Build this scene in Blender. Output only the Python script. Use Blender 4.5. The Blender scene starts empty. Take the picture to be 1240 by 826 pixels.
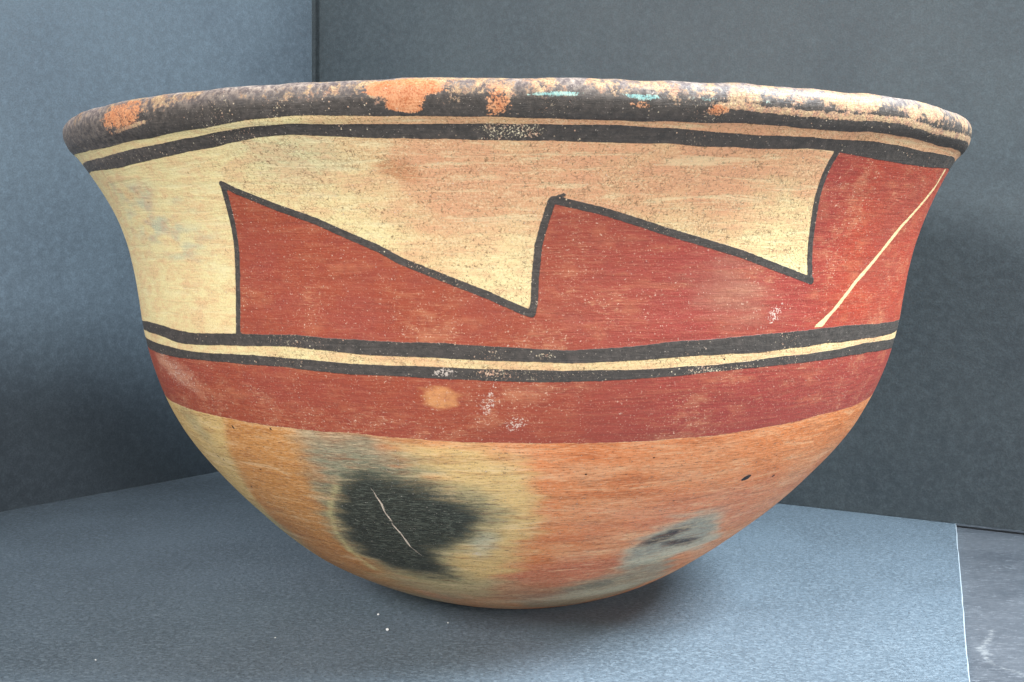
import bpy, math
import numpy as np

# ------------------------------------------------------------------ camera, world, lamps, exposure
scene = bpy.context.scene
C = scene.collection
R = math.radians
CAM = (-0.0021, -0.527, 0.1428)
cam_data = bpy.data.cameras.new('camera')
cam_data.sensor_width = 36.0
cam_data.lens = 1500.0 / 1240.0 * 36.0
cam_data.shift_y = -0.0887
cam_data.clip_start = 0.02
cam_data.clip_end = 50.0
cam = bpy.data.objects.new('camera', cam_data)
cam.location = CAM
cam.rotation_euler = (R(90), 0, 0)
C.objects.link(cam)
scene.camera = cam

world = bpy.data.worlds.new('World')
scene.world = world
world.use_nodes = True
bg = world.node_tree.nodes['Background']
bg.inputs['Color'].default_value = (0.80, 0.90, 1.0, 1)
bg.inputs['Strength'].default_value = 0.05


def area(name, loc, target, sx, sy, power, col):
    d = bpy.data.lights.new(name, 'AREA')
    d.shape = 'RECTANGLE'
    d.size = sx
    d.size_y = sy
    d.energy = power
    d.color = col
    o = bpy.data.objects.new(name, d)
    o.location = loc
    dx, dy, dz = (target[i] - loc[i] for i in range(3))
    o.rotation_euler = (math.atan2(math.hypot(dx, dy), -dz), 0, math.atan2(dy, dx) - math.pi / 2)
    C.objects.link(o)
    return o


area('ceiling_light', (0.78, -0.26, 0.88), (0.02, 0, 0.05), 0.36, 0.36, 36, (0.80, 0.92, 1.0))
area('front_light', (0.42, -1.50, 0.36), (0, 0, 0.08), 0.6, 0.4, 18, (1.0, 0.985, 0.965))  # unseen front lamp, set low to brighten the bowl's wall and underside
area('side_fill', (-1.05, -0.95, 0.82), (-0.03, 0, 0.06), 0.5, 0.5, 21, (0.98, 0.99, 1.0))  # fill lamp added to lift the bowl's left side and the sheet

vs = scene.view_settings
vs.view_transform = 'Standard'
vs.look = 'None'
vs.gamma = 1.0
vs.use_curve_mapping = False
vs.exposure = 0.0

# ------------------------------------------------------------------ small helpers
def srgb(r, g, b, k=1.0):
    def f(c):
        c /= 255.0
        return (c / 12.92 if c <= 0.04045 else ((c + 0.055) / 1.055) ** 2.4) * k
    return np.array([f(r), f(g), f(b)])


rng = np.random.default_rng(7)
LAT = rng.random((64, 64, 64)).astype(np.float32)


def vnoise(p, scale, seed=0):
    """3-D value noise 0..1; p in mm, scale = mm per feature."""
    q = np.asarray(p, dtype=np.float64) / scale + np.array([seed * 7.31, seed * 3.17, seed * 5.73]) + 500
    i = np.floor(q).astype(int)
    t = q - i
    t = t * t * (3 - 2 * t)
    out = 0
    for dx in (0, 1):
        for dy in (0, 1):
            for dz in (0, 1):
                w = (t[..., 0] if dx else 1 - t[..., 0]) * (t[..., 1] if dy else 1 - t[..., 1]) * (t[..., 2] if dz else 1 - t[..., 2])
                out = out + w * LAT[(i[..., 0] + dx) % 64, (i[..., 1] + dy) % 64, (i[..., 2] + dz) % 64]
    return out


def fbm(p, scale, seed=0, n=3):
    a, tot, o = 1.0, 0.0, 0
    for k in range(n):
        o = o + a * vnoise(p, scale / 2 ** k, seed + 11 * k)
        tot += a
        a *= 0.5
    return o / tot


def sstep(a, b, x):
    t = np.clip((x - a) / (b - a), 0, 1)
    return t * t * (3 - 2 * t)


def mixc(a, b, m):
    return a + (np.asarray(b) - a) * np.asarray(m)[..., None]


class Nodes:
    """terse node-tree builder"""

    def __init__(self, name):
        self.m = bpy.data.materials.new(name)
        self.m.use_nodes = True
        self.t = self.m.node_tree
        self.b = self.t.nodes['Principled BSDF']

    def put(self, sock, v):
        if isinstance(v, bpy.types.NodeSocket):
            self.t.links.new(v, sock)
        elif isinstance(v, (tuple, list, np.ndarray)):
            v = [float(x) for x in v]
            if len(sock.default_value) == 4 and len(v) == 3:
                v = v + [1.0]
            sock.default_value = v
        else:
            sock.default_value = v

    def math(self, op, a, b=0.0, c=None, clamp=False):
        n = self.t.nodes.new('ShaderNodeMath')
        n.operation = op
        n.use_clamp = clamp
        self.put(n.inputs[0], a)
        self.put(n.inputs[1], b)
        if c is not None:
            self.put(n.inputs[2], c)
        return n.outputs[0]

    def lin(self, x, mul, add):
        return self.math('MULTIPLY_ADD', x, mul, add)

    def ramp(self, x, lo, hi, a=0.0, b=1.0):
        n = self.t.nodes.new('ShaderNodeMapRange')
        n.interpolation_type = 'SMOOTHSTEP'
        self.put(n.inputs['Value'], x)
        n.inputs['From Min'].default_value = lo
        n.inputs['From Max'].default_value = hi
        n.inputs['To Min'].default_value = a
        n.inputs['To Max'].default_value = b
        return n.outputs['Result']

    def mix(self, f, a, b, blend='MIX'):
        n = self.t.nodes.new('ShaderNodeMix')
        n.data_type = 'RGBA'
        n.blend_type = blend
        self.put(n.inputs[0], f)
        self.put(n.inputs[6], a)
        self.put(n.inputs[7], b)
        return n.outputs[2]

    def attr(self, name, out='Fac'):
        n = self.t.nodes.new('ShaderNodeAttribute')
        n.attribute_name = name
        return n.outputs[out]

    def split(self, v):
        n = self.t.nodes.new('ShaderNodeSeparateXYZ')
        self.put(n.inputs[0], v)
        return n.outputs

    def vscale(self, v, s, off=(0, 0, 0)):
        n = self.t.nodes.new('ShaderNodeVectorMath')
        n.operation = 'MULTIPLY_ADD'
        self.put(n.inputs[0], v)
        self.put(n.inputs[1], s if isinstance(s, (tuple, list)) else (s, s, s))
        self.put(n.inputs[2], off)
        return n.outputs[0]

    def coord(self):
        return self.t.nodes.new('ShaderNodeTexCoord').outputs['Object']

    def noise(self, v, scale=1.0, detail=3.0, rough=0.55, dist=0.0):
        n = self.t.nodes.new('ShaderNodeTexNoise')
        self.put(n.inputs['Vector'], v)
        n.inputs['Scale'].default_value = scale
        n.inputs['Detail'].default_value = detail
        n.inputs['Roughness'].default_value = rough
        n.inputs['Distortion'].default_value = dist
        return n.outputs[0]

    def voro(self, v, scale, feature='F1', rand=1.0):
        n = self.t.nodes.new('ShaderNodeTexVoronoi')
        n.feature = feature
        self.put(n.inputs['Vector'], v)
        n.inputs['Scale'].default_value = scale
        n.inputs['Randomness'].default_value = rand
        return n

    def bump(self, h, dist, strength=1.0, normal=None):
        n = self.t.nodes.new('ShaderNodeBump')
        n.inputs['Strength'].default_value = strength
        n.inputs['Distance'].default_value = dist
        self.put(n.inputs['Height'], h)
        if normal is not None:
            self.put(n.inputs['Normal'], normal)
        return n.outputs[0]

    def out(self, color, rough, normal=None, spec=0.5):
        self.put(self.b.inputs['Base Color'], color)
        self.put(self.b.inputs['Roughness'], rough)
        self.b.inputs['Specular IOR Level'].default_value = spec
        if normal is not None:
            self.put(self.b.inputs['Normal'], normal)
        return self.m


def mesh_obj(name, verts, faces, mat, parent=None):
    me = bpy.data.meshes.new(name)
    me.from_pydata([tuple(map(float, v)) for v in verts], [], [tuple(map(int, f)) for f in faces])
    me.update()
    o = bpy.data.objects.new(name, me)
    C.objects.link(o)
    if mat:
        me.materials.append(mat)
    o.parent = parent
    return o


def tag(o, label=None, cat=None, group=None, kind=None):
    for k, v in (('label', label), ('category', cat), ('group', group), ('kind', kind)):
        if v:
            o[k] = v


# ------------------------------------------------------------------ materials of the setting
def board_material(name, base, light, fleck, streak):
    n = Nodes(name)
    p = n.vscale(n.coord(), 1000.0)
    a = n.noise(p, 0.02, 3, 0.6)
    fib = n.noise(n.vscale(p, streak), 1.0, 5, 0.75)
    fine = n.noise(p, 1.1, 2, 0.6)
    c = n.mix(n.ramp(a, 0.3, 0.7), base, light)
    c = n.mix(n.ramp(fib, 0.35, 0.75, 0.0, fleck), c, [min(1, x * 1.9) for x in light])
    c = n.mix(n.ramp(fine, 0.35, 0.7, 0.0, fleck * 0.8), c, [x * 0.55 for x in base])
    dust = n.ramp(n.noise(p, 0.045, 4, 0.7, 1.0), 0.62, 0.85, 0.0, 0.35)
    c = n.mix(dust, c, [min(1, x * 2.0) for x in light])
    h = n.math('ADD', fib, fine)
    return n.out(c, n.ramp(fib, 0.3, 0.7, 0.55, 0.72), n.bump(h, 0.00012, 0.8), 0.4)


M_left = board_material('blue_grey_board', (0.056, 0.073, 0.090), (0.066, 0.086, 0.104), 0.45, (0.22, 0.22, 0.26))
M_right = board_material('grey_board', (0.066, 0.086, 0.099), (0.079, 0.101, 0.113), 0.45, (0.22, 0.22, 0.26))


def mat_material():
    n = Nodes('charcoal_mat_board')
    p = n.vscale(n.coord(), 1000.0)
    fib = n.noise(n.vscale(p, (0.42, 0.62, 1.0)), 1.0, 5, 0.75, 0.6)
    fib2 = n.noise(n.vscale(p, (0.75, 1.0, 1.0), (31, 7, 0)), 1.0, 4, 0.75)
    big = n.noise(p, 0.018, 3, 0.55)
    c = n.mix(n.ramp(big, 0.3, 0.7), (0.120, 0.160, 0.196), (0.152, 0.203, 0.250))
    c = n.mix(n.ramp(fib, 0.44, 0.62, 0, 0.70), c, (0.27, 0.34, 0.40))
    c = n.mix(n.ramp(fib2, 0.50, 0.36, 0, 0.75), c, (0.055, 0.072, 0.090))
    scuff = n.math('MULTIPLY', n.ramp(n.noise(n.vscale(p, (0.05, 0.22, 1.0)), 1.0, 5, 0.75, 0.8), 0.60, 0.72), n.ramp(fib2, 0.4, 0.6))
    c = n.mix(n.lin(scuff, 0.5, 0), c, (0.42, 0.50, 0.56))
    h = n.math('ADD', fib, fib2)
    return n.out(c, n.ramp(fib, 0.3, 0.7, 0.50, 0.66), n.bump(h, 0.00030, 1.0), 0.45)


M_mat = mat_material()


def edge_material(name, col):
    n = Nodes(name)
    p = n.vscale(n.coord(), 1000.0)
    c = n.mix(n.ramp(n.noise(p, 0.7, 3), 0.35, 0.7), col, [x * 0.7 for x in col])
    return n.out(c, 0.8)


M_edge = edge_material('white_paper_core', (0.50, 0.57, 0.62))
M_edge2 = edge_material('blue_grey_paper_edge', (0.11, 0.14, 0.165))


def table_material():
    n = Nodes('grey_marbled_tabletop')
    p = n.vscale(n.coord(), 1000.0)
    big = n.noise(p, 0.03, 4, 0.6, 0.6)
    fine = n.noise(n.vscale(p, (0.35, 0.8, 1)), 1.0, 3, 0.7)
    c = n.mix(n.ramp(big, 0.3, 0.7), (0.086, 0.098, 0.116), (0.128, 0.142, 0.162))
    c = n.mix(n.ramp(fine, 0.42, 0.70, 0, 0.35), c, (0.24, 0.26, 0.29))
    wisp = n.noise(n.vscale(p, (0.03, 0.09, 1.0)), 1.0, 6, 0.72, 2.0)
    wm = n.ramp(n.math('ABSOLUTE', n.lin(wisp, 1, -0.56)), 0.022, 0.0, 0, 0.5)
    c = n.mix(n.math('MULTIPLY', wm, n.ramp(fine, 0.40, 0.6)), c, (0.42, 0.45, 0.49))
    v = n.attr('vein')
    e = n.noise(n.vscale(p, (0.6, 1.0, 1.0)), 0.45, 5, 0.8)
    vm = n.ramp(n.math('ADD', v, n.lin(e, 9.0, -4.2)), 1.2, -1.6, 0, 0.40)
    c = n.mix(vm, c, (0.62, 0.64, 0.64))
    return n.out(c, 0.42, n.bump(fine, 0.0001, 0.5), 0.5)


M_table = table_material()

# ------------------------------------------------------------------ the setting
TABLE_Z = -0.0018
GK = CAM[2] / 0.1462


def G(p):
    """ground points were surveyed for an eye height of 146.2 mm"""
    return (CAM[0] + (p[0] - CAM[0]) * GK, CAM[1] + (p[1] - CAM[1]) * GK)


def polydist(px, py, pts):
    d = np.full(np.shape(px), 1e9)
    for (x0, y0), (x1, y1) in zip(pts[:-1], pts[1:]):
        ex, ey = x1 - x0, y1 - y0
        t = np.clip(((px - x0) * ex + (py - y0) * ey) / max(1e-9, ex * ex + ey * ey), 0, 1)
        d = np.minimum(d, np.hypot(px - x0 - t * ex, py - y0 - t * ey))
    return d


def build_table():
    xs = np.unique(np.r_[np.linspace(-0.75, 0.10, 12), np.linspace(0.10, 0.32, 150), np.linspace(0.32, 0.75, 8)])
    ys = np.unique(np.r_[np.linspace(-0.50, -0.13, 8), np.linspace(-0.13, 0.14, 180), np.linspace(0.14, 0.6, 10)])
    X, Y = np.meshgrid(xs, ys, indexing='ij')
    ny = len(ys)
    v = np.stack([X, Y, np.full_like(X, TABLE_Z)], -1).reshape(-1, 3)
    i, j = np.meshgrid(np.arange(len(xs) - 1), np.arange(ny - 1), indexing='ij')
    a = (i * ny + j).ravel()
    top = np.stack([a, a + ny, a + ny + 1, a + 1], -1)
    o = mesh_obj('tabletop', v, top, M_table)
    o['kind'] = 'structure'
    # two pale veins in the stone beside the sheet (metres -> mm)
    veins = [[(0.1847, -0.0450), (0.1795, -0.0560), (0.1725, -0.0660), (0.1700, -0.0760), (0.1695, -0.0830), (0.1765, -0.0965), (0.1840, -0.1060), (0.1900, -0.1130)],
             [(0.1725, -0.0640), (0.1790, -0.0612), (0.1900, -0.0615), (0.2100, -0.0605)],
             [(0.1950, -0.0130), (0.2050, -0.0180), (0.2150, -0.0190)]]
    veins = [[G(q) for q in pl] for pl in veins]
    wid = [0.7, 0.0, -0.3]
    V = v * 1000
    d = np.full(len(V), 50.0)
    for pl, w in zip(veins, wid):
        d = np.minimum(d, polydist(V[:, 0], V[:, 1], np.array(pl) * 1000) - w)
    bx, by = G((0.1720, -0.0700))
    blob = np.hypot(V[:, 0] - bx * 1000, (V[:, 1] - by * 1000) * 0.45) - 1.6
    d = np.minimum(d, blob)
    at = o.data.attributes.new('vein', 'FLOAT', 'POINT')
    at.data.foreach_set('value', d.astype(np.float32))
    return o


build_table()


def sheet(name, poly, z0, z1, mat, edge, low=None):
    """a cut sheet of board lying flat: top face plus its cut edges as a part"""
    e = bpy.data.objects.new(name, None)
    C.objects.link(e)
    n = len(poly)
    v = [(x, y, z1) for x, y in poly] + [(x, y, z0) for x, y in (low or poly)]
    mesh_obj('sheet_face', v, [tuple(range(n)), tuple(range(2 * n - 1, n - 1, -1))], mat, e)
    mesh_obj('cut_edge', v, [(k, n + k, n + (k + 1) % n, (k + 1) % n) for k in range(n)], edge, e)
    return e


def lerp2(p, d, t):
    return (p[0] + d[0] * t, p[1] + d[1] * t)


# front sheet: right-hand cut edge runs away from the viewer and under the right backdrop board
def wavy(p, q, n, amp, seed):
    out = []
    g = np.random.default_rng(seed)
    for k in range(n):
        t = k / n
        out.append((p[0] + (q[0] - p[0]) * t + (g.random() - .5) * amp, p[1] + (q[1] - p[1]) * t + (g.random() - .5) * amp))
    return out


r_far = (0.1525 + 0.0812 * 1.15, -0.1077 + 0.2393 * 1.15)
r_near = (0.1525 - 0.0812 * 1.5, -0.1077 - 0.2393 * 1.5)
front = wavy(r_near, r_far, 60, 0.00035, 3) + [r_far, (0.12, 0.2307), (-0.1572, 0.1781), (-0.2836, 0.1540), (-0.62, 0.09), (-0.62, r_near[1])]
front = [G(q) for q in front]
low = [(x + 0.00050 * 0.947, y - 0.00050 * 0.321) if k <= 60 else (x, y) for k, (x, y) in enumerate(front)]   # bevel-cut right edge
s = sheet('mat_board', front, -0.00135, 0.0, M_mat, M_edge, low)
tag(s, 'large blue-grey mat board sheet with white cut edge, lying under the bowl', 'mat board')
rear = [(-0.66, -0.1), (0.1, 0.06), (0.08, 0.30), (-0.10, 0.42), (-0.66, 0.40)]  # thin lower sheet in the front sheet's material
rear = [G(q) for q in rear]
s = sheet('mat_board', rear, -0.00172, -0.0014, M_mat, M_edge2)
tag(s, 'thin lower sheet showing as a strip between bowl-bearing sheet and left backdrop board', 'mat board')


def upright(name, a, b, z0, h, thick, mat, label, strip=None):
    """an upright backdrop board from ground point a to b, its front on the viewer's side"""
    e = bpy.data.objects.new(name, None)
    C.objects.link(e)
    a, b = np.array(G(a)), np.array(G(b))
    d = (b - a) / np.linalg.norm(b - a)
    nrm = np.array([-d[1], d[0]])            # away from the viewer when a is the left end
    w = 0.0009
    q = [a, b - d * w, b, b + nrm * thick, a + nrm * thick]
    q[2] = b + nrm * w * 0.5
    v = [(x, y, z0) for x, y in q] + [(x, y, z0 + h) for x, y in q]
    f = [(0, 1, 6, 5), (2, 3, 8, 7), (3, 4, 9, 8), (4, 0, 5, 9), (4, 3, 2, 1, 0), (5, 6, 7, 8, 9)]
    mesh_obj('board_face', v, f, mat, e)
    mesh_obj('cut_edge', v, [(1, 2, 7, 6)], strip or M_edge2, e)
    tag(e, label, 'backdrop board', 'upright boards behind the bowl')
    return e


upright('backdrop_board', (-0.2908 - 0.0905 * 3, 0.1714 - 0.1229 * 3), (-0.1464, 0.3675), -0.00138, 0.5, 0.005, M_left,
        'blue-grey upright board on the left, darkening towards the bowl')
upright('backdrop_board', (-0.1464 - 0.12, 0.3772 + 0.0762), (0.62, -0.1095), 0.0002, 0.5, 0.005, M_right,
        'grey upright board on the right, behind the bowl and wider than the other')

# ------------------------------------------------------------------ the bowl: measured wall profile (mm), left and right side
LIP = [[169.0, 189.8], [172.2, 191.4]]
PROF_L = LIP + [[175.5, 191.8], [179.4, 190.8], [181.1, 188.4], [181.2, 184.9], [179.5, 181.0], [175.7, 177.0], [169.07, 167.52], [163.64, 157.94], [159.32, 147.72], [156.2, 136.98], [154.13, 125.91], [152.44, 114.77], [150.01, 103.82], [146.61, 93.15], [142.39, 82.87], [137.16, 73.21], [130.98, 64.18], [124.13, 55.64], [116.71, 47.6], [108.65, 39.89], [100.31, 32.34], [92.17, 25.52], [84.44, 20.1], [76.93, 15.83], [68.84, 11.96], [60.95, 8.57], [54.58, 6.2], [44.57, 2.98], [36.0, 1.35], [26.0, 0.5], [16.0, 0.12], [8.0, 0.02], [0.0, 0.0]]
PROF_R = LIP + [[175.5, 191.8], [179.4, 190.8], [181.1, 188.4], [181.1, 184.9], [179.3, 181.0], [175.6, 177.0], [170.05, 166.91], [165.54, 157.03], [161.82, 146.77], [158.97, 136.16], [156.84, 125.32], [154.77, 114.46], [151.96, 103.82], [148.19, 93.52], [143.55, 83.67], [138.05, 74.41], [131.69, 65.85], [124.59, 57.83], [117.01, 50.18], [109.06, 42.98], [100.56, 36.11], [91.58, 29.29], [82.46, 22.69], [73.5, 16.73], [65.03, 11.77], [57.68, 8.14], [51.31, 5.58], [41.74, 2.33], [36.0, 1.35], [26.0, 0.5], [16.0, 0.12], [8.0, 0.02], [0.0, 0.0]]


def crom(P, n=12):
    P = np.array(P)
    Q = np.vstack([2 * P[0] - P[1], P, 2 * P[-1] - P[-2]])
    o = []
    for i in range(len(P) - 1):
        a, b, c, d = Q[i:i + 4]
        for t in np.linspace(0, 1, n, endpoint=False):
            o.append(.5 * (2 * b + (c - a) * t + (2 * a - 5 * b + 4 * c - d) * t * t + (3 * b - a - 3 * c + d) * t ** 3))
    o.append(P[-1])
    return np.array(o)


DL, DR = crom(PROF_L), crom(PROF_R)
MEAN = (DL + DR) / 2
ARC = np.r_[0, np.cumsum(np.hypot(*np.diff(MEAN, axis=0).T))]
ARC -= ARC[24]                      # s = 0 on the crest of the lip
S_MIN, S_MAX = ARC[0], ARC[-1]


def bowl_point(phi, s):
    """phi in degrees from the front (+ to the right), s in mm from the lip crest down the outside -> mm"""
    th = np.radians(phi - 90.0)
    w = (1 - np.cos(th)) / 2
    r = w * np.interp(s, ARC, DL[:, 0]) + (1 - w) * np.interp(s, ARC, DR[:, 0])
    z = w * np.interp(s, ARC, DL[:, 1]) + (1 - w) * np.interp(s, ARC, DR[:, 1])
    return np.stack([r * np.cos(th), r * np.sin(th), z], -1)


# painted lines as (phi, s): lower edge of the lip band, the thin stripe, the neck, the waist stripes and the red belt
LINE = dict(
    L1=[(-73.25, 17.5), (-54.32, 20.0), (-40.72, 18.25), (-31.98, 16.16), (-23.51, 13.97), (-19.22, 14.21), (-12.91, 15.2), (-8.47, 15.51), (-1.16, 15.72), (3.7, 16.59), (10.01, 16.7), (14.82, 16.71), (21.41, 16.51), (26.47, 16.87), (31.12, 17.36), (36.85, 16.71), (44.2, 17.37), (53.2, 18.41), (70.81, 17.38)],
    L2=[(-68.96, 22.41), (-56.13, 23.0), (-41.52, 21.1), (-32.49, 18.93), (-27.0, 17.15), (-22.33, 16.45), (-16.34, 17.6), (-13.08, 17.99), (-8.58, 18.28), (-1.18, 18.2), (2.36, 18.57), (4.97, 18.9), (6.18, 18.21), (14.98, 18.96), (18.81, 19.38), (21.22, 20.73), (30.15, 20.05), (33.56, 20.26), (40.9, 20.31), (48.74, 21.29), (68.05, 20.57)],
    L3=[(-66.52, 26.58), (-54.04, 27.93), (-43.03, 26.18), (-33.44, 23.85), (-25.92, 20.79), (-23.34, 20.29), (-19.91, 21.36), (-13.37, 22.6), (-8.78, 23.39), (-1.2, 23.83), (3.83, 23.99), (15.37, 24.46), (19.32, 24.98), (25.46, 25.15), (28.68, 24.35), (34.3, 24.22), (36.62, 25.5), (47.39, 27.11), (55.53, 26.91), (67.12, 24.98)],
    W1=[(-72.5, 86.5), (-60.89, 85.36), (-52.12, 86.66), (-46.69, 87.36), (-37.9, 86.52), (-28.82, 85.82), (-21.4, 86.4), (-17.94, 86.91), (-10.21, 87.15), (-6.68, 87.54), (2.34, 89.11), (6.9, 89.44), (13.09, 88.48), (18.24, 86.91), (22.71, 86.69), (29.82, 85.67), (44.39, 84.3), (72.0, 85.5)],
    W2=[(-72.5, 89.4), (-58.01, 89.95), (-52.04, 91.52), (-43.95, 91.27), (-29.05, 89.62), (-21.59, 90.9), (-16.3, 91.67), (-10.31, 91.98), (-6.75, 92.5), (2.36, 93.12), (5.81, 93.35), (7.26, 94.05), (11.6, 93.16), (22.64, 91.79), (31.16, 91.73), (42.14, 90.03), (72.0, 89.8)],
    W3=[(-72.25, 92.2), (-56.5, 93.52), (-45.61, 94.05), (-33.65, 93.19), (-25.41, 93.83), (-19.96, 94.51), (-10.37, 94.76), (-6.79, 95.14), (5.47, 95.87), (11.68, 95.98), (14.94, 95.96), (19.28, 95.3), (26.53, 94.93), (31.33, 93.7), (40.79, 93.1), (52.94, 91.44), (71.75, 92.6)],
    W4=[(-72.0, 96.5), (-54.32, 97.04), (-44.76, 96.9), (-29.55, 96.53), (-21.97, 97.97), (-15.0, 98.2), (-10.47, 98.52), (-6.85, 98.9), (2.4, 99.59), (10.2, 99.57), (15.07, 99.06), (22.22, 97.92), (30.68, 96.71), (40.21, 96.29), (51.09, 95.22), (71.52, 96.76)],
    W5=[(-71.5, 116.0), (-55.24, 117.41), (-42.76, 117.83), (-35.08, 118.63), (-27.75, 118.79), (-19.8, 118.99), (-11.27, 120.18), (-7.37, 120.54), (-0.74, 120.83), (5.99, 121.18), (12.78, 121.13), (25.57, 120.93), (33.79, 119.74), (44.67, 117.85), (57.39, 117.28), (70.5, 115.5)])
L0 = [(14.0, 2.0), (17.0, 11.2), (20.65, 12.2), (24.95, 12.75), (30.43, 13.28), (36.4, 12.91), (42.83, 12.88), (49.32, 14.3), (72.5, 13.0), (95, 12.0), (120, 2.0)]


def smooth_line(pts):
    p = np.array(pts)
    q = np.arange(-180, 180, 0.5)
    y = np.interp(q, p[:, 0], p[:, 1], period=360)
    k = np.exp(-0.5 * (np.arange(-12, 13) * 0.5 / 1.7) ** 2)
    k /= k.sum()
    y = np.convolve(np.r_[y[-12:], y, y[:12]], k, 'valid')
    ring = np.stack([np.cos(np.radians(q)) * 160, np.sin(np.radians(q)) * 160, 0 * q + 40 * len(pts) + p[0, 1]], -1)
    return q, y + (fbm(ring, 11, 3, 3) - 0.5) * 0.75          # brush wobble


SMOOTH = {k: smooth_line(v) for k, v in LINE.items()}


def line_at(name, phi):
    q, y = SMOOTH[name]
    return np.interp(phi, q, y, period=360)


V1 = [(-33.7, 36.4), (-33.98, 42.1), (-34.31, 50.09), (-34.81, 59.05), (-35.66, 69.97), (-36.85, 87.5)]
G1 = [(-33.78, 36.41), (-32.18, 38.82), (-27.33, 44.55), (-22.55, 49.39), (-19.05, 53.93), (-15.34, 58.34), (-13.11, 61.92), (-7.22, 68.33), (-3.59, 72.2), (0.51, 77.22), (1.33, 77.98)]
V2 = [(1.42, 77.98), (1.69, 74.43), (1.75, 67.35), (2.06, 56.92), (2.7, 49.47), (3.32, 43.11)]
TICK = [(3.32, 43.11), (3.98, 41.8), (4.56, 41.14)]
G2 = [(3.48, 42.72), (4.17, 43.23), (8.4, 46.01), (12.85, 49.82), (15.26, 51.98), (18.45, 54.41), (25.52, 59.48), (31.57, 64.49), (36.9, 68.46)]
V3 = [(36.72, 68.44), (36.08, 62.37), (35.55, 56.57), (35.01, 48.53), (34.44, 40.44), (34.32, 33.23), (34.51, 27.92), (34.98, 23.0)]
YD = [(65.4, 24.92), (64.76, 32.94), (61.07, 40.02), (55.5, 49.61), (49.9, 61.72), (46.39, 68.86), (42.56, 78.0), (40.24, 82.84), (39.34, 84.71)]
SCRATCH = [(-21.6, 140.72), (-21.25, 143.6), (-21.2, 145.42), (-20.85, 149.13), (-20.97, 153.95), (-20.55, 158.2), (-20.71, 160.41), (-20.03, 166.23), (-19.75, 173.7), (-18.41, 180.25)]
RED = V1[::-1] + G1[1:] + V2[1:] + G2[1:] + V3[1:] + [(50, 20), (109, 20), (107, 60), (108, 92), (40, 92), (-36.9, 92)]
KU = math.pi / 180 * 158.0            # mm of girth per degree at the neck


def to_flat(pts):
    return [(a * KU, b) for a, b in pts]


def polyline_sd(phi, s, pts, half):
    return polydist(phi * KU, s, to_flat(pts)) - half


def polygon_sd(phi, s, pts):
    P = to_flat(pts)
    P = P + [P[0]]
    x, y = phi * KU, s
    d = polydist(x, y, P)
    ins = np.zeros(np.shape(x), bool)
    for (x0, y0), (x1, y1) in zip(P[:-1], P[1:]):
        c = (y0 > y) != (y1 > y)
        ins ^= c & (x < (x1 - x0) * (y - y0) / (y1 - y0 + 1e-12) + x0)
    return np.where(ins, -d, d)


def band_sd(s, lo, hi):
    return np.maximum(lo - s, s - hi)


# --- grid whose rows follow the painted lines, so that each zone is a part with clean borders
phis = np.r_[np.arange(-86, 86.01, 0.25), np.arange(87, 274, 1.0)]
NP = len(phis)
BREAK = ['L3', 'W1', 'W4', 'W5']
edges = [np.full(NP, S_MIN)] + [line_at(k, phis) for k in BREAK] + [np.full(NP, S_MAX - 0.6)]
rows_per = [48, 88, 20, 32, 150]
ZONES = ['rim', 'neck', 'waist_stripes', 'red_belt', 'base']
srow, marks = [], [0]
for k, nr in enumerate(rows_per):
    for q in range(nr):
        srow.append(edges[k] + (edges[k + 1] - edges[k]) * q / nr)
    marks.append(len(srow))
srow.append(edges[-1])
SG = np.array(srow)                                   # rows x columns
PG = np.broadcast_to(phis, SG.shape)
P = bowl_point(PG, SG)
# hand-built unevenness: slow swells, a slightly wavering lip
nx = P / np.maximum(1e-6, np.linalg.norm(P * np.array([1, 1, 0]), axis=-1, keepdims=True)) * np.array([1, 1, 0])
swell = (fbm(P, 45, 1, 3) - 0.5) * 1.3 * sstep(240, 150, SG) + (fbm(P, 9, 4, 2) - .5) * 0.22 * sstep(240, 200, SG)
P = P + nx * swell[..., None]
ring = np.stack([np.cos(np.radians(PG)) * 60, np.sin(np.radians(PG)) * 60, 0 * PG], -1)
P[..., 2] += ((fbm(ring, 14, 9, 3) - 0.5) * 2.2 + (fbm(ring, 3.2, 19, 2) - .5) * 0.9) * sstep(40, 0, SG)
lipbump = (fbm(P, 9.0, 77, 3) - .5) * 0.7 * sstep(20, 8, SG)
P = P + nx * lipbump[..., None]
NROW = SG.shape[0]
PM = P * 0.001

# --- normals of the whole outside, shared by the parts so that their borders do not show
Pw = np.concatenate([PM[:, -1:], PM, PM[:, :1]], 1)
dphi = Pw[:, 2:] - Pw[:, :-2]
ds = np.gradient(PM, axis=0)
NRM = np.cross(ds, dphi)
NRM /= np.maximum(1e-12, np.linalg.norm(NRM, axis=-1, keepdims=True))
if (NRM[200, 340] @ np.array([0, -1, 0])) < 0:
    NRM = -NRM

# --- paint fields (mm, negative = inside the paint), the motif is repeated on the far side
ph2 = np.where((PG > 126) , PG - 180, PG)             # two-fold repeat
l1, l2, l3, w1, w2, w3, w4, w5 = (line_at(k, PG) for k in ('L1', 'L2', 'L3', 'W1', 'W2', 'W3', 'W4', 'W5'))
l0 = np.interp(PG, [a for a, b in L0], [b for a, b in L0], left=-20, right=-20)
sd_black = np.minimum.reduce([
    band_sd(SG, -30, l1), band_sd(SG, l2, l3), band_sd(SG, w1, w2), band_sd(SG, w3, w4),
    polyline_sd(ph2, SG, V1, 1.1), polyline_sd(ph2, SG, G1, 1.2), polyline_sd(ph2, SG, V2, 1.15), polyline_sd(ph2, SG, TICK, 0.6),
    polyline_sd(ph2, SG, G2, 1.25), polyline_sd(ph2, SG, V3, 1.15)])
neck = band_sd(SG, l3 - 0.5, w1 + 0.5)
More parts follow.
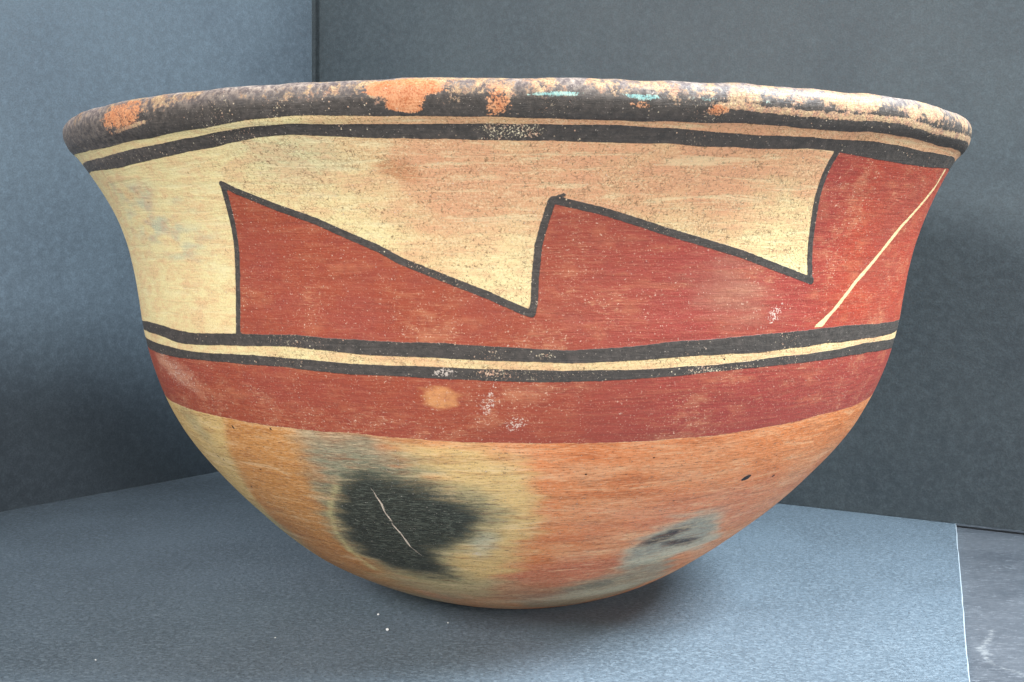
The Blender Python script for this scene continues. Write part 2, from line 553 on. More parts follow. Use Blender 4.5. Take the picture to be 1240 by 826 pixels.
sd_red = np.minimum(np.maximum(polygon_sd(ph2, SG, RED), neck), band_sd(SG, w4 - 0.5, w5))
yd_half = 0.78 + 0.95 * sstep(42, 25, SG) + 0.6 * sstep(80, 86, SG) + (fbm(P, 6, 81, 2) - .5) * .7
sd_line = np.maximum(polydist(ph2 * KU, SG, to_flat(YD)) - yd_half, neck + 1.0)
sd_under = w5 - SG                                     # negative below the belt


def blob(pc, sc, rp, rs, ang=0.0, soft=0.5, nz=0.35, seed=0, nsc=14):
    """soft stain on the wall: centre and radii in (deg, mm); 1 in the middle, 0 outside"""
    x = (PG - pc) * math.pi / 180 * np.hypot(P[..., 0], P[..., 1])
    y = SG - sc
    c, sn = math.cos(R(ang)), math.sin(R(ang))
    u = (x * c + y * sn) / rp
    v = (-x * sn + y * c) / rs
    q = np.sqrt(u * u + v * v)
    out = np.zeros(q.shape)
    k = q < 1 + soft + nz * 1.6
    pk = P[k]
    w = (fbm(pk * np.array([1, 1, 2.2]), nsc, 20 + seed, 3) - 0.5) * 2 * nz
    w = w + (fbm(pk * np.array([1, 1, 7.0]), 9, 90 + seed, 3) - 0.5) * 1.3 * (nz + soft * .5)
    out[k] = sstep(1 + soft, 1 - soft, q[k] + w)
    return out


# cream slip of the neck: yellower left and by the corners, pinker in the middle and up by the lip
n1 = fbm(P * np.array([1, 1, 1.6]), 30, 31, 4)
n2 = fbm(P * np.array([1, 1, 3.0]), 9, 33, 3)
cream = np.broadcast_to(srgb(234, 213, 153), P.shape).copy()
pink = np.clip(sstep(-30, -6, PG) * (0.35 + 0.65 * sstep(66, 30, SG)) * 1.0 + (n1 - 0.5) * 1.5, 0, 1)
cream = mixc(cream, srgb(214, 148, 110), pink * 0.85)
cream = mixc(cream, srgb(240, 222, 160), blob(31, 62, 20, 22, 0, .6, .3, 1) * .7)
cream = mixc(cream, srgb(242, 224, 165), blob(-2, 68, 14, 14, 0, .6, .3, 2) * .6)
cream = mixc(cream, srgb(176, 182, 158), blob(-50, 48, 26, 12, 15, .8, .5, 3, 10) * sstep(.35, .7, n2) * .8)
cream = mixc(cream, srgb(190, 190, 150), blob(-24, 27, 16, 7, 5, .8, .5, 4) * .55)
cream = mixc(cream, srgb(182, 112, 66), blob(-12, 33, 6, 3, 20, .6, .7, 5, 6) * .7)

# red slip
red = np.broadcast_to(srgb(158, 72, 48), P.shape).copy()
red = mixc(red, srgb(156, 62, 53), sstep(-5, 25, PG))
red = mixc(red, srgb(168, 64, 44), sstep(34, 46, PG) * sstep(100, 80, SG))
red = mixc(red, srgb(156, 70, 54), sstep(.45, .75, n1) * .7)
red = mixc(red, srgb(196, 120, 84), sstep(.55, .85, n2) * .4)
red = mixc(red, srgb(168, 118, 96), blob(25, 72, 15, 8, 20, .8, .6, 6, 8) * .65)
red = mixc(red, srgb(214, 146, 90), blob(-9.5, 105, 5.5, 3.6, 0, .3, .5, 7, 5) * .9)
red = mixc(red, srgb(212, 156, 124), blob(-56, 102, 16, 4, 12, .6, .5, 8, 6) * .6)

# bare, burnished underside with its fire clouds
nb = fbm(P * np.array([1, 1, 3.5]), 16, 41, 4)
nf = fbm(P * np.array([1, 1, 6.0]), 7, 43, 3)
und = np.broadcast_to(srgb(226, 138, 84), P.shape).copy()
und = mixc(und, srgb(210, 112, 58), sstep(.5, .75, nb) * .7)
und = mixc(und, srgb(230, 160, 112), sstep(.50, .3, nb) * .7)
und = mixc(und, srgb(226, 130, 66), blob(48, 128, 40, 13, -6, .6, .3, 9) * .7)
und = mixc(und, srgb(214, 126, 92), blob(32, 160, 40, 16, 0, .7, .4, 10) * .6)
und = mixc(und, srgb(202, 112, 84), blob(8, 196, 26, 13, -14, .5, .4, 11) * .8)
# left: ochre lobe with a crisp outer border, pale yellow beyond it
lob_edge = np.interp(SG, [110, 127, 143, 151, 178, 200, 225], [-44, -46.2, -49.3, -51.6, -57.5, -60, -50])
lob_edge = lob_edge + (fbm(P, 8, 51, 3) - .5) * 2.5
und = mixc(und, srgb(206, 140, 76), sstep(-26, -32, PG))
und = mixc(und, srgb(190, 124, 66), blob(-52, 185, 30, 20, 30, .6, .3, 12) * .6)
und = mixc(und, srgb(224, 192, 124), 0.8 * sstep(lob_edge + 1.6, lob_edge - 1.6, PG) * sstep(-130, -100, PG))
und = mixc(und, srgb(176, 168, 128), blob(-62, 178, 16, 10, 30, .7, .4, 13) * .7)
und = mixc(und, srgb(176, 164, 120), blob(-56, 122, 10, 6, 30, .7, .4, 14) * .6)
# outlines of the fire clouds on the wall (deg, mm)
HEART = [(-29.2, 146.7), (-25.8, 139.0), (-21.9, 135.5), (-17.0, 136.0), (-11.4, 140.6), (-5.5, 146.6), (-4.5, 155.3), (-7.6, 165.2), (-11.3, 169.3), (-15.0, 174.9), (-15.4, 185.7), (-14.5, 195.6), (-22.0, 196.0), (-29.1, 191.7), (-32.2, 183.6), (-32.8, 171.5), (-31.4, 158.5)]
SMOKE = [(-29.6, 116.0), (-23.8, 116.0), (-18.5, 119.0), (-14.0, 128.6), (-16.0, 138.0), (-25.0, 142.0), (-28.9, 150.0), (-33.5, 170.0), (-34.5, 162.0), (-33.0, 148.0), (-31.0, 131.8)]
HALO = [(-17.0, 122.2), (-7.1, 122.0), (-0.3, 127.8), (2.8, 142.5), (2.7, 160.2), (-0.4, 182.2), (-5.1, 199.3), (-14.3, 210.0), (-22.0, 207.0), (-29.9, 199.0), (-20, 170), (-10, 145)]
ARCL = [(-27.4, 142.9), (-29.7, 149.0), (-32.0, 157.3), (-34.5, 169.6), (-35.8, 182.8), (-34.0, 196.0)]
CLOUD = [(22.3, 182.9), (22.7, 174.6), (25.8, 165.9), (31.4, 161.1), (38.0, 167.3), (43.0, 179.7), (41.0, 187.0), (31.8, 189.5), (26.7, 196.9)]
LOWGREY = [(2.0, 217.0), (13.2, 208.0), (22.8, 202.2), (29.5, 198.3), (36.0, 194.0), (41.0, 212.3), (34.2, 226.0), (21.6, 240.0), (0.0, 240.0)]
RAD = np.hypot(P[..., 0], P[..., 1])


def local_flat(pts):
    return [(a * math.pi / 180 * float(np.interp(b, ARC, MEAN[:, 0])), b) for a, b in pts]


near = (PG > -90) & (PG < 90) & (SG > 105)
pk = P[near]
xk, yk = PG[near] * math.pi / 180 * RAD[near], SG[near]
smear = (fbm(pk * np.array([1, 1, 8.0]), 12, 101, 3) - .5)
lump = (fbm(pk, 12, 103, 3) - .5)


def region(pts, soft, wob, shift=0.0):
    """1 inside the outline, falling to 0 over 2 x soft mm, its border smeared along the polishing strokes"""
    Q = local_flat(pts)
    Q = Q + [Q[0]]
    d = polydist(xk, yk, Q)
    ins = np.zeros(xk.shape, bool)
    for (x0, y0), (x1, y1) in zip(Q[:-1], Q[1:]):
        c = (y0 > yk) != (y1 > yk)
        ins ^= c & (xk < (x1 - x0) * (yk - y0) / (y1 - y0 + 1e-12) + x0)
    sd = np.where(ins, -d, d) + smear * wob * 1.6 + lump * wob + shift
    out = np.zeros(SG.shape)
    out[near] = sstep(soft, -soft, sd)
    return out


def stroke(pts, half, soft):
    out = np.zeros(SG.shape)
    out[near] = sstep(half + soft, half - soft, polydist(xk, yk, local_flat(pts)) + smear * 4)
    return out


und = mixc(und, srgb(228, 190, 124), region(HALO, 6.5, 8) * .95)
und = mixc(und, srgb(188, 172, 128), blob(-15, 207, 34, 11, 4, .5, .35, 17) * .85)
und = mixc(und, srgb(196, 176, 122), region(HEART, 5.0, 8, -5.5) * .8)
und = mixc(und, srgb(132, 136, 112), region(SMOKE, 9.0, 9, 1.0) * .9)
und = mixc(und, srgb(120, 122, 98), region(HEART, 8.0, 7, -3.0) * .8)
und = mixc(und, srgb(220, 202, 140), stroke(ARCL, 1.0, 1.6) * .75)
heart = region(HEART, 8.5, 5, 1.0)
und = mixc(und, srgb(196, 194, 168), blob(-6.0, 171, 4, 8, 20, .8, .5, 25, 5) * .65)
und = mixc(und, srgb(196, 120, 88), blob(3, 206, 12, 8, -10, .6, .4, 59) * .6)
# small fire clouds low on the right
und = mixc(und, srgb(184, 172, 146), region(CLOUD, 4.0, 8, -2.0) * .8)
und = mixc(und, srgb(148, 150, 136), region(CLOUD, 3.5, 8, 1.5) * .9)
und = mixc(und, srgb(196, 188, 162), blob(35, 186, 19, 4.5, -14, .6, .35, 27, 8) * .95)
und = mixc(und, srgb(34, 40, 46), np.maximum.reduce([blob(27.5, 172, 9, 3.6, -30, .5, .3, 28, 6), blob(33, 179, 10, 3.2, 14, .5, .3, 30, 6)]))
und = mixc(und, srgb(150, 146, 124), region(LOWGREY, 5.0, 9, -2.0) * .85)
und = mixc(und, srgb(112, 116, 104), blob(22, 207, 18, 4.5, -20, .6, .45, 32, 8) * .8)
und = mixc(und, srgb(198, 192, 166), blob(20, 219, 30, 6, -8, .6, .35, 33, 8) * .8)
und = mixc(und, srgb(176, 168, 136), sstep(208, 224, SG) * (0.35 + 0.45 * sstep(.4, .65, nb)) * sstep(10, -10, PG))
und = mixc(und, srgb(176, 104, 78), blob(2, 216, 14, 6, 0, .6, .5, 60) * .5)
smoke = heart

# rim wear: chances (0..1) of bare orange clay, cream slip and turquoise showing
TOP = sstep(l1, 0, SG)
mott = fbm(P, 7, 61, 3) - .5
topw = sstep(12.5, 7.0, SG) * sstep(-2, 1, SG)
wc = topw * (0.40 + 0.10 * sstep(-40, -15, PG) + 0.02 * sstep(10, 22, PG)) + 0.24 * sstep(15, 24, PG) * sstep(13.5, 10.5, SG) * sstep(5, 8, SG) + mott * 1.7 * sstep(15, 9, SG)
wc = wc - .12 * sstep(3, 0, SG)
wc = np.maximum(wc, (0.95 + mott * .5) * sstep(1.5, .7, np.abs(SG - (l0 - 1.0))) * sstep(16, 20, PG) * sstep(100, 80, PG))
wc = np.maximum(wc, 0.85 * blob(-44, 13.6, 15, .8, -7, .5, .4, 34, 4))
wo = np.maximum.reduce([0.98 * blob(-10.5, 7.0, 12.5, 3.4, 0, .3, .35, 35, 5), 0.95 * blob(-10.2, 11.5, 5.5, 3.2, 0, .3, .35, 36, 4), .68 * blob(-2, 11, 3.8, 5.0, 10, .5, .5, 37, 3),
                        .74 * blob(-45, 9.5, 17, 4.2, -6, .5, .4, 38, 5), .55 * blob(11, 11.5, 4, 1.2, 0, .6, .5, 39, 3), .68 * blob(18.4, 12.2, 3.6, 1.8, 0, .4, .4, 40, 3), .5 * blob(30, 6, 26, 4, 0, .6, .6, 41, 5)])
wt = np.maximum.reduce([.80 * blob(3.4, 9.0, 7.5, .75, 0, .4, .3, 42, 3), .75 * blob(11.3, 9.2, 5.5, .9, 2, .4, .4, 43, 3), .55 * blob(17, 9.0, 6, .7, 2, .5, .5, 44, 3), .4 * blob(23, 9.6, 5, .7, 2, .5, .5, 45, 3)])
pale = sstep(11, 3.0, SG) * 0.9 + .25 * sstep(-30, -60, PG) * sstep(30, 20, SG)  # rubbed lip top, with its highlight and sheen put into the colour
flake = .08 + .40 * blob(-1, 20.5, 10, 4, 0, .7, .5, 46, 5) + .40 * blob(3.0, 91.2, 2.6, 1.2, 0, .4, .4, 55, 3) + .26 * blob(2, 97, 26, 2.5, 0, .8, .5, 47, 5) + .35 * blob(27, 97, 12, 2, 0, .8, .5, 48, 4) + .25 * sstep(.5, .8, fbm(P, 16, 63, 2))
scr = polydist(PG * math.pi / 180 * np.hypot(P[..., 0], P[..., 1]), SG, [(a * math.pi / 180 * float(np.interp(b, ARC, MEAN[:, 0])), b) for a, b in SCRATCH])
scr = scr - 0.24 * (0.5 + vnoise(P, 2.5, 71)) * sstep(139, 148, SG) * sstep(183, 172, SG)
# chance of pale scuffs (white flecks on the belt, a rub on the right)
scuff = np.maximum.reduce([.44 * blob(-3.6, 106, 2.2, 6, 18, .5, .5, 49, 3), .46 * blob(-.3, 113.6, 3.5, 2, -25, .5, .5, 50, 3), .50 * blob(31.5, 79, 4.2, 2.2, -32, .6, .5, 51, 3),
                           .30 * blob(-55, 103, 14, 5, 14, .6, .5, 52, 4), .50 * blob(-8.5, 96.8, 3.5, 1.6, 5, .5, .5, 53, 3), .62 * blob(-7.4, 177.2, 1.5, 1.0, 0, .3, .3, 54, 3)])
pits = np.full(SG.shape, 9.0)
for pc, sc, rr, asp in ((36.1, 142.2, 1.25, 1.7), (43.0, 143.8, .6, 1.8), (-54.2, 137.5, .8, .6), (-52.6, 138.6, .7, .6), (-49.6, 150.5, .45, 1), (-43.3, 121.2, .9, .5), (-35.0, 119.8, .5, 1), (-42, 139, .4, 1), (-47, 131, .4, 1), (-38, 128, .35, 1), (-44, 160, .4, 1), (18, 128, .4, 1.4), (24, 150, .35, 1.6), (9, 134, .35, 1), (40, 133, .3, 1), (29, 140, .35, 1.5), (25, 93.5, .3, 1), (13, 139, .3, 1)):
    x = (PG - pc) * math.pi / 180 * np.hypot(P[..., 0], P[..., 1])
    y = SG - sc
    xr, yr = x * .9 - y * .45, x * .45 + y * .9
    pits = np.minimum(pits, np.hypot(xr / asp, yr) - rr)
girth = PG * math.pi / 180 * 160.0


# ------------------------------------------------------------------ painted clay
def clay_material():
    n = Nodes('painted_burnished_clay')
    p = n.vscale(n.coord(), 1000.0)
    flat = n.attr('flat', 'Vector')
    a = n.noise(p, 0.55, 4, 0.65)
    b = n.noise(p, 1.6, 3, 0.7)
    c = n.noise(n.vscale(p, 1, (50, 20, 9)), 0.28, 4, 0.7)
    streak = n.noise(n.vscale(flat, (0.10, 1.15, 1.0)), 1.0, 4, 0.7, 0.3)
    streakl = n.noise(n.vscale(flat, (0.030, 0.33, 1.0), (3, 8, 5)), 1.0, 5, 0.72, 0.8)
    streak2 = n.noise(n.vscale(flat, (0.28, 2.1, 1.0), (9, 4, 2)), 1.0, 3, 0.7, 0.4)
    jag = n.math('ADD', n.lin(a, 0.9, -0.45), n.lin(b, 0.6, -0.3))

    def inside(sd, w=0.16, j=0.55):
        return n.ramp(n.math('ADD', n.attr(sd), n.math('MULTIPLY', jag, j)), w, -w)

    def chance(f, noise, gain=9.0, spread=1.5):
        x = n.math('ADD', f, n.lin(noise, spread, -0.5 * spread))
        return n.math('MULTIPLY', n.math('SUBTRACT', x, 0.5), gain, None, True)

    # cream slip with crazing and dirt in the pores
    cr = n.attr('cream', 'Color')
    dv = n.noise(n.vscale(p, 1, (3, 8, 1)), 0.5, 3, 0.6)
    wob = n.t.nodes.new('ShaderNodeTexNoise')
    n.put(wob.inputs['Vector'], p)
    wob.inputs['Scale'].default_value = 0.6
    vadd = n.t.nodes.new('ShaderNodeVectorMath')
    vadd.operation = 'MULTIPLY_ADD'
    n.put(vadd.inputs[0], wob.outputs['Color'])
    vadd.inputs[1].default_value = (1.4, 1.4, 1.4)
    n.put(vadd.inputs[2], p)
    cell = n.voro(vadd.outputs[0], 0.62, 'DISTANCE_TO_EDGE').outputs['Distance']
    craze = n.math('MULTIPLY', n.ramp(cell, 0.10, 0.0), n.ramp(n.noise(p, 0.30, 4, 0.75), 0.46, 0.60))
    craze = n.math('MULTIPLY', craze, n.attr('crazed'))
    zone = n.noise(n.vscale(p, (1, 1, 2.2), (4, 40, 2)), 0.10, 6, 0.75)
    cream_c = n.mix(n.ramp(zone, 0.42, 0.62, 0, 0.75), cr, n.mix(0.55, cr, (0.74, 0.36, 0.20)))
    cream_c = n.mix(n.ramp(n.math('ADD', n.lin(b, 0.6, 0), n.lin(zone, 0.4, 0)), 0.50, 0.38, 0, 0.45), cream_c, (0.88, 0.74, 0.44))
    cream_c = n.mix(n.ramp(b, 0.50, 0.66, 0, 0.42), cream_c, (0.46, 0.29, 0.15))
    cream_c = n.mix(n.lin(craze, 0.34, 0), cream_c, (0.22, 0.12, 0.06))
    sp1 = n.ramp(n.noise(n.vscale(p, 1, (11, 3, 60)), 1.15, 3, 0.65, 0.8), 0.56, 0.65)
    sp2 = n.ramp(n.noise(n.vscale(p, 1, (71, 13, 6)), 0.40, 4, 0.75, 1.5), 0.62, 0.68)
    pore = n.math('MULTIPLY', n.math('MAXIMUM', n.lin(sp1, 0.78, 0), n.lin(sp2, 0.6, 0)), n.ramp(n.math('ADD', n.attr('crazed'), n.lin(zone, 3.2, -1.6)), 0.2, 0.8))
    cream_c = n.mix(pore, cream_c, (0.21, 0.12, 0.055))
    cream_c = n.mix(n.ramp(streakl, 0.50, 0.64, 0, 0.40), cream_c, n.mix(0.5, cream_c, (0.74, 0.34, 0.20)))
    cream_c = n.mix(n.ramp(streakl, 0.48, 0.36, 0, 0.40), cream_c, (0.86, 0.73, 0.42))

    # bare burnished underside: long polishing streaks, small dark drag marks
    und_c = n.attr('under', 'Color')
    und_c = n.mix(n.ramp(streakl, 0.50, 0.66, 0, 0.75), und_c, n.mix(0.55, und_c, (0.30, 0.085, 0.025)))
    und_c = n.mix(n.ramp(streakl, 0.48, 0.34, 0, 0.65), und_c, n.mix(0.55, und_c, (0.92, 0.66, 0.38)))
    und_c = n.mix(n.ramp(streak, 0.48, 0.68, 0, 0.50), und_c, n.mix(0.6, und_c, (0.24, 0.085, 0.03)))
    und_c = n.mix(n.ramp(streak2, 0.50, 0.34, 0, 0.60), und_c, n.mix(0.55, und_c, (0.94, 0.66, 0.40)))
    und_c = n.mix(n.ramp(b, 0.52, 0.68, 0, 0.35), und_c, n.mix(0.5, und_c, (0.20, 0.08, 0.03)))
    drag = n.math('MULTIPLY', n.ramp(streak2, 0.54, 0.64), n.ramp(b, 0.44, 0.56))
    und_c = n.mix(n.lin(drag, 0.75, 0), und_c, (0.14, 0.055, 0.025))
    sm = n.attr('smoke')
    hm = n.math('ADD', n.math('ADD', sm, n.lin(streak2, 0.95, -0.475)), n.math('ADD', n.lin(streak, 0.7, -0.35), n.lin(b, 0.5, -0.25)))
    und_c = n.mix(n.ramp(hm, 0.05, 0.82, 0, 0.95), und_c, (0.022, 0.024, 0.019))
    rub = n.math('MULTIPLY', sm, n.math('MAXIMUM', n.ramp(streak2, 0.50, 0.66), n.ramp(streak, 0.52, 0.66)))
    und_c = n.mix(n.lin(rub, 0.42, 0), und_c, (0.26, 0.27, 0.20))
    und_c = n.mix(n.math('MULTIPLY', n.lin(sm, 0.7, 0), n.ramp(streak2, 0.50, 0.36)), und_c, (0.018, 0.02, 0.016))

    base = n.mix(inside('sd_under', 0.22, 0.8), cream_c, und_c)

    # red slip, worn thin in streaks
    red_c = n.attr('red', 'Color')
    red_c = n.mix(n.ramp(streak, 0.50, 0.68, 0, 0.40), red_c, n.mix(0.5, red_c, (0.66, 0.28, 0.15)))
    red_c = n.mix(n.ramp(a, 0.52, 0.34, 0, 0.60), red_c, n.mix(0.5, red_c, (0.22, 0.045, 0.03)))
    red_c = n.mix(n.ramp(streakl, 0.50, 0.36, 0, 0.55), red_c, n.mix(0.5, red_c, (0.22, 0.05, 0.03)))
    red_c = n.mix(n.ramp(streakl, 0.54, 0.68, 0, 0.22), red_c, (0.50, 0.19, 0.09))
    red_c = n.mix(n.ramp(b, 0.54, 0.70, 0, 0.38), red_c, (0.68, 0.32, 0.19))
    clus = n.noise(n.vscale(p, (1, 1, 1.5), (90, 2, 17)), 0.045, 4, 0.7)
    red_c = n.mix(n.ramp(clus, 0.50, 0.36, 0, 0.55), red_c, n.mix(0.5, red_c, (0.30, 0.055, 0.04)))
    red_c = n.mix(n.ramp(clus, 0.54, 0.68, 0, 0.28), red_c, (0.62, 0.26, 0.13))
    scratchy = n.math('MULTIPLY', n.ramp(streak2, 0.55, 0.63), n.ramp(clus, 0.46, 0.60))
    red_c = n.mix(n.lin(scratchy, 0.34, 0), red_c, (0.72, 0.38, 0.20))
    fleck = n.math('MULTIPLY', n.ramp(b, 0.60, 0.68), n.ramp(n.math('ADD', n.lin(clus, 0.6, 0), n.lin(c, 0.4, 0)), 0.48, 0.60))
    red_c = n.mix(n.lin(fleck, 0.55, 0), red_c, (0.90, 0.66, 0.48))
    m_red = inside('sd_red', 0.18, 0.55)
    base = n.mix(m_red, base, red_c)

    # thin cream line left between the reds
    base = n.mix(inside('sd_line', 0.16, 0.6), base, n.mix(n.ramp(a, 0.4, 0.7, 0, .5), (0.82, 0.62, 0.32), (0.66, 0.42, 0.22)))

    # black mineral paint, flaking
    blk = n.mix(n.ramp(a, 0.3, 0.7), (0.050, 0.042, 0.036), (0.082, 0.067, 0.057))
    blk = n.mix(n.ramp(c, 0.5, 0.8, 0, 0.6), blk, (0.14, 0.11, 0.095))
    fl = chance(n.attr('flake'), b, 7.0, 1.9)
    fl2 = n.ramp(n.voro(p, 0.55).outputs['Distance'], 0.17, 0.10)
    fl2 = n.math('MULTIPLY', fl2, n.ramp(n.noise(p, 0.09, 2), 0.48, 0.60))
    fl = n.math('MAXIMUM', fl, n.lin(fl2, 0.85, 0))
    fl_col = n.mix(n.ramp(c, 0.4, 0.6), (0.72, 0.42, 0.28), (0.80, 0.68, 0.46))
    m_blk = inside('sd_black', 0.14, 0.55)
    blk_c = n.mix(fl, blk, fl_col)

    # the lip: paint rubbed away to slip and bare clay, a pale sheen painted along its top, a stray turquoise smear
    wear = n.split(n.attr('wear', 'Vector'))
    pale = n.attr('pale')
    blk_c = n.mix(n.math('MULTIPLY', pale, n.ramp(n.math('ADD', n.lin(a, 0.6, 0), n.lin(b, 0.4, 0)), 0.34, 0.60, 0.45, 1.0)), blk_c, n.mix(n.ramp(a, 0.4, 0.62), (0.30, 0.23, 0.22), (0.56, 0.44, 0.36)))
    blk_c = n.mix(chance(wear[1], n.math('ADD', n.lin(a, 0.55, 0.0), n.lin(b, 0.45, 0.0)), 8, 3.0), blk_c, n.mix(n.ramp(c, 0.44, 0.60), n.mix(n.ramp(b, 0.40, 0.60), (0.66, 0.46, 0.25), (0.34, 0.21, 0.13)), n.mix(n.ramp(b, 0.42, 0.60), (0.60, 0.31, 0.18), (0.24, 0.15, 0.11))))
    blk_c = n.mix(chance(wear[0], n.math('ADD', n.lin(a, 0.4, 0.0), n.lin(b, 0.6, 0.0)), 5, 2.4), blk_c, n.mix(n.ramp(n.math('ADD', n.lin(b, 0.6, 0), n.lin(c, 0.4, 0)), 0.36, 0.62), (0.46, 0.13, 0.045), (0.74, 0.35, 0.17)))
    blk_c = n.mix(chance(wear[2], n.math('ADD', n.lin(b, 0.6, 0), n.lin(a, 0.4, 0)), 4, 2.4), blk_c, n.mix(n.ramp(a, .4, .7), (0.20, 0.42, 0.40), (0.42, 0.55, 0.46)))
    base = n.mix(m_blk, base, blk_c)

    # scuffs, scratch, pits
    sc = chance(n.attr('scuff'), n.math('ADD', n.lin(b, 0.75, 0), n.lin(streak2, 0.25, 0)), 6, 4.0)
    base = n.mix(n.lin(sc, 0.7, 0), base, (0.80, 0.66, 0.55))
    dots = n.ramp(n.voro(n.vscale(p, 1, (77, 5, 31)), 0.24).outputs['Distance'], 0.075, 0.045)
    dots = n.math('MULTIPLY', dots, n.ramp(n.noise(p, 0.05, 2, 0.5), 0.50, 0.60))
    base = n.mix(n.lin(dots, 0.25, 0), base, (0.86, 0.74, 0.62))
    scr = n.ramp(n.math('ADD', n.attr('scratch'), n.lin(b, 0.35, -0.17)), 0.16, -0.06)
    base = n.mix(scr, base, (0.80, 0.62, 0.48))
    pit = n.ramp(n.math('ADD', n.attr('pits'), n.lin(a, 0.8, -0.4)), 0.1, -0.15)
    base = n.mix(pit, base, (0.022, 0.014, 0.012))

    h = n.math('ADD', n.lin(streakl, 0.7, 0), n.math('ADD', n.lin(streak, 0.18, 0), n.lin(b, 0.22, 0)))
    h = n.math('ADD', h, n.lin(a, 0.4, 0))
    slip = n.math('SUBTRACT', 1.0, n.math('MAXIMUM', n.math('MAXIMUM', m_blk, m_red), inside('sd_under', 0.3, 0.8)))
    h = n.math('SUBTRACT', h, n.lin(n.math('MULTIPLY', craze, slip), 0.22, 0))
    h = n.math('ADD', h, n.lin(m_blk, 0.25, 0))
    h = n.math('SUBTRACT', h, n.lin(n.math('MULTIPLY', m_blk, fl), 0.35, 0))
    h = n.math('SUBTRACT', h, n.lin(pit, 2.5, 0))
    h = n.math('SUBTRACT', h, n.lin(scr, 0.8, 0))
    rough = n.ramp(n.math('ADD', n.lin(streak, 0.6, 0), n.lin(a, 0.4, 0)), 0.3, 0.7, 0.40, 0.60)
    return n.out(base, rough, n.bump(h, 0.00045, 1.0), 0.38)


M_clay = clay_material()
crazed = sstep(-40, -20, PG) * (0.55 + 0.45 * sstep(.35, .6, fbm(P, 25, 66, 2))) + .25

FIELDS = dict(sd_black=sd_black, sd_red=sd_red, sd_line=sd_line, sd_under=sd_under, smoke=smoke, pale=pale, flake=flake, scratch=scr, scuff=scuff, pits=pits, crazed=crazed)
COLS = dict(cream=cream, red=red, under=und)

bowl = bpy.data.objects.new('painted_bowl', None)
C.objects.link(bowl)
tag(bowl, 'wide round-bottomed clay bowl painted with red stepped triangles and black stripes', 'bowl')


def zone_part(name, r0, r1, label):
    nr = r1 - r0 + 1
    pts = PM[r0:r1 + 1].reshape(-1, 3)
    i, j = np.meshgrid(np.arange(nr - 1), np.arange(NP), indexing='ij')
    a = i * NP + j
    b = i * NP + (j + 1) % NP
    quads = np.stack([a, a + NP, b + NP, b], -1).reshape(-1, 4)
    # orientation: outward
    p0, p1, p3 = pts[quads[0, 0]], pts[quads[0, 1]], pts[quads[0, 3]]
    k = len(quads) // 2
    p0, p1, p3 = pts[quads[k, 0]], pts[quads[k, 1]], pts[quads[k, 3]]
    if np.cross(p1 - p0, p3 - p0) @ NRM[r0:r1 + 1].reshape(-1, 3)[quads[k, 0]] < 0:
        quads = quads[:, ::-1]
    me = bpy.data.meshes.new(name)
    me.vertices.add(len(pts))
    me.vertices.foreach_set('co', pts.astype(np.float32).ravel())
    me.loops.add(quads.size)
    me.loops.foreach_set('vertex_index', quads.astype(np.int32).ravel())
    me.polygons.add(len(quads))
    me.polygons.foreach_set('loop_start', np.arange(0, quads.size, 4, dtype=np.int32))
    me.update(calc_edges=True)
    me.validate()
    me.polygons.foreach_set('use_smooth', np.ones(len(quads), bool))
    for fn, arr in FIELDS.items():
        at = me.attributes.new(fn, 'FLOAT', 'POINT')
        at.data.foreach_set('value', arr[r0:r1 + 1].astype(np.float32).ravel())
    for fn, arr in COLS.items():
        at = me.attributes.new(fn, 'FLOAT_COLOR', 'POINT')
        q = np.ones((len(pts), 4), np.float32)
        q[:, :3] = arr[r0:r1 + 1].reshape(-1, 3)
        at.data.foreach_set('color', q.ravel())
    for fn, trio in (('flat', (girth, SG, 0 * SG)), ('wear', (wo, wc, wt))):
        at = me.attributes.new(fn, 'FLOAT_VECTOR', 'POINT')
        at.data.foreach_set('vector', np.stack([t[r0:r1 + 1] for t in trio], -1).astype(np.float32).ravel())
    me.materials.append(M_clay)
    me.normals_split_custom_set_from_vertices(NRM[r0:r1 + 1].reshape(-1, 3).astype(np.float32).tolist())
    o = bpy.data.objects.new(name, me)
    C.objects.link(o)
    o.parent = bowl
    o['label'] = label
    return o


LAB = ['thick everted rim with two worn black bands and patches of bare orange clay',
       'flaring cream neck with red triangles outlined in black',
       'pair of black stripes with a thin cream line between',
       'plain red belt below the black stripes',
       'bare orange rounded base with black fire clouds']
for k, zn in enumerate(ZONES):
    zone_part(zn, marks[k], marks[k + 1], LAB[k])


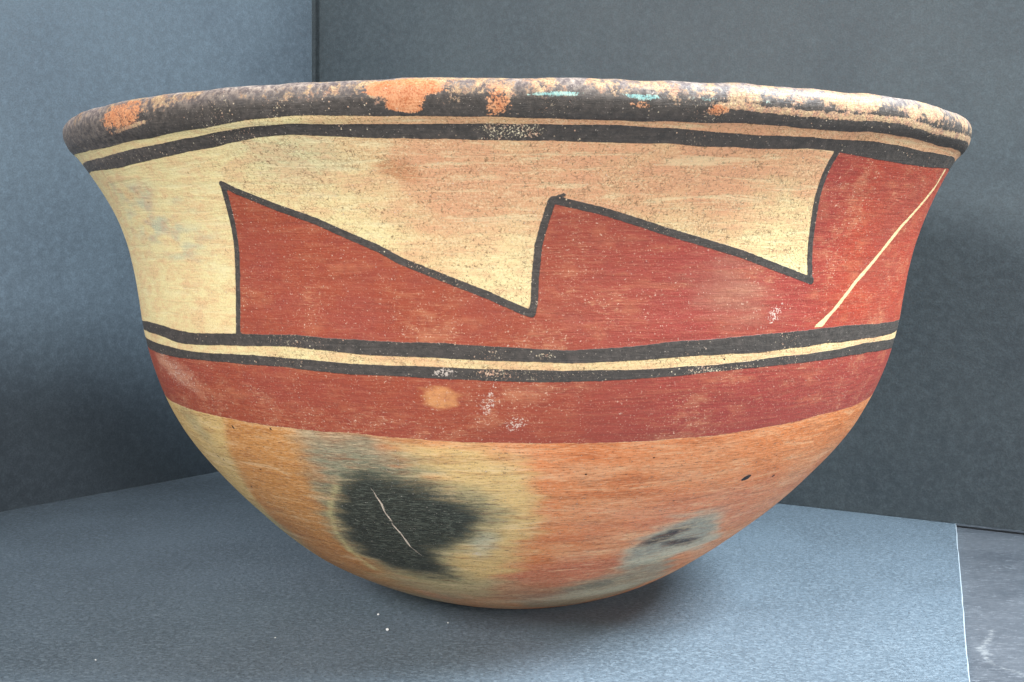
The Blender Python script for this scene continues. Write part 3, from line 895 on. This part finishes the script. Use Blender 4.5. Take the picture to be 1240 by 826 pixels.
# closing disc under the base and the inside of the bowl
def interior():
    n = Nodes('plain_burnished_interior')
    p = n.vscale(n.coord(), 1000.0)
    c = n.mix(n.ramp(n.noise(p, 0.03, 4), 0.35, 0.7), srgb(196, 120, 80), srgb(216, 170, 120))
    c = n.mix(n.ramp(n.noise(p, 0.6, 4, 0.7), 0.45, 0.75, 0, .5), c, srgb(120, 70, 46))
    m = n.out(c, 0.6, n.bump(n.noise(p, 0.5, 4), 0.0002, 0.8), 0.35)
    cols = np.arange(0, NP, 4)
    ring0 = PM[0, cols]
    prof = [(166.4, 186.1), (162.0, 176.6), (156.6, 164.6), (151.5, 150.6), (148.6, 134.6), (146.4, 116.6), (142.6, 98.6), (135.5, 80.6), (125.0, 64.6), (110.0, 48.1), (92.0, 33.6), (72.0, 21.6), (50.0, 12.1), (25.0, 6.6), (2.0, 6.02)]
    v = [tuple(q) for q in ring0]
    for r, z in prof:
        for q in cols:
            t = math.radians(phis[q] - 90)
            v.append((r * math.cos(t) * .001, r * math.sin(t) * .001, z * .001))
    k = len(cols)
    f = []
    for i in range(len(prof)):
        for j in range(k):
            f.append((i * k + j, i * k + (j + 1) % k, (i + 1) * k + (j + 1) % k, (i + 1) * k + j))
    f.append(tuple(range(len(prof) * k, len(prof) * k + k)))
    o = mesh_obj('interior', v, f, m, bowl)
    for pl in o.data.polygons:
        pl.use_smooth = True
    o['label'] = 'plain inside wall of the bowl'


interior()

# ------------------------------------------------------------------ crumbs on the sheet
n_ = Nodes('white_crumb')
M_crumb = n_.out(n_.mix(n_.ramp(n_.noise(n_.vscale(n_.coord(), 1000), 2.0, 2), .4, .6), (0.85, 0.85, 0.82), (0.7, 0.7, 0.68)), 0.7)


def crumb(x, y, rad, label, seed):
    g = np.random.default_rng(seed)
    t = (1 + 5 ** .5) / 2
    v = np.array([(-1, t, 0), (1, t, 0), (-1, -t, 0), (1, -t, 0), (0, -1, t), (0, 1, t), (0, -1, -t), (0, 1, -t), (t, 0, -1), (t, 0, 1), (-t, 0, -1), (-t, 0, 1)]) / 1.9
    v = v * (0.8 + 0.4 * g.random((12, 1))) * rad * np.array([1, .9, .8])
    v[:, 2] -= v[:, 2].min()
    f = [(0, 11, 5), (0, 5, 1), (0, 1, 7), (0, 7, 10), (0, 10, 11), (1, 5, 9), (5, 11, 4), (11, 10, 2), (10, 7, 6), (7, 1, 8), (3, 9, 4), (3, 4, 2), (3, 2, 6), (3, 6, 8), (3, 8, 9), (4, 9, 5), (2, 4, 11), (6, 2, 10), (8, 6, 7), (9, 8, 1)]
    o = mesh_obj('crumb', v, f, M_crumb)
    o.location = (x, y, 0.00005)
    tag(o, label, 'crumb', 'white crumbs on the mat board')


def on_mat(px, py):
    d = 1500 * CAM[2] / (py - 303.0)
    return CAM[0] + (px - 620) / 1500 * d, d + CAM[1]


for (x, y), rad, lab, sd in (
        ((-0.0499, -0.0513), .00070, 'largest white crumb on the sheet in front of the bowl', 1),
        ((-0.0557, -0.0309), .00050, 'white crumb just behind the largest one, in front of the bowl', 2),
        ((-0.0272, -0.0418), .00032, 'faint crumb right of the two bright ones, close to the bowl', 3),
        ((-0.1504, -0.0858), .00032, 'tiny crumb alone near the front left corner of the picture', 4),
        ((-0.0913, -0.0604), .00030, 'tiny crumb left of the two bright ones', 5)):
    crumb(*G((x, y)), rad, lab, sd)
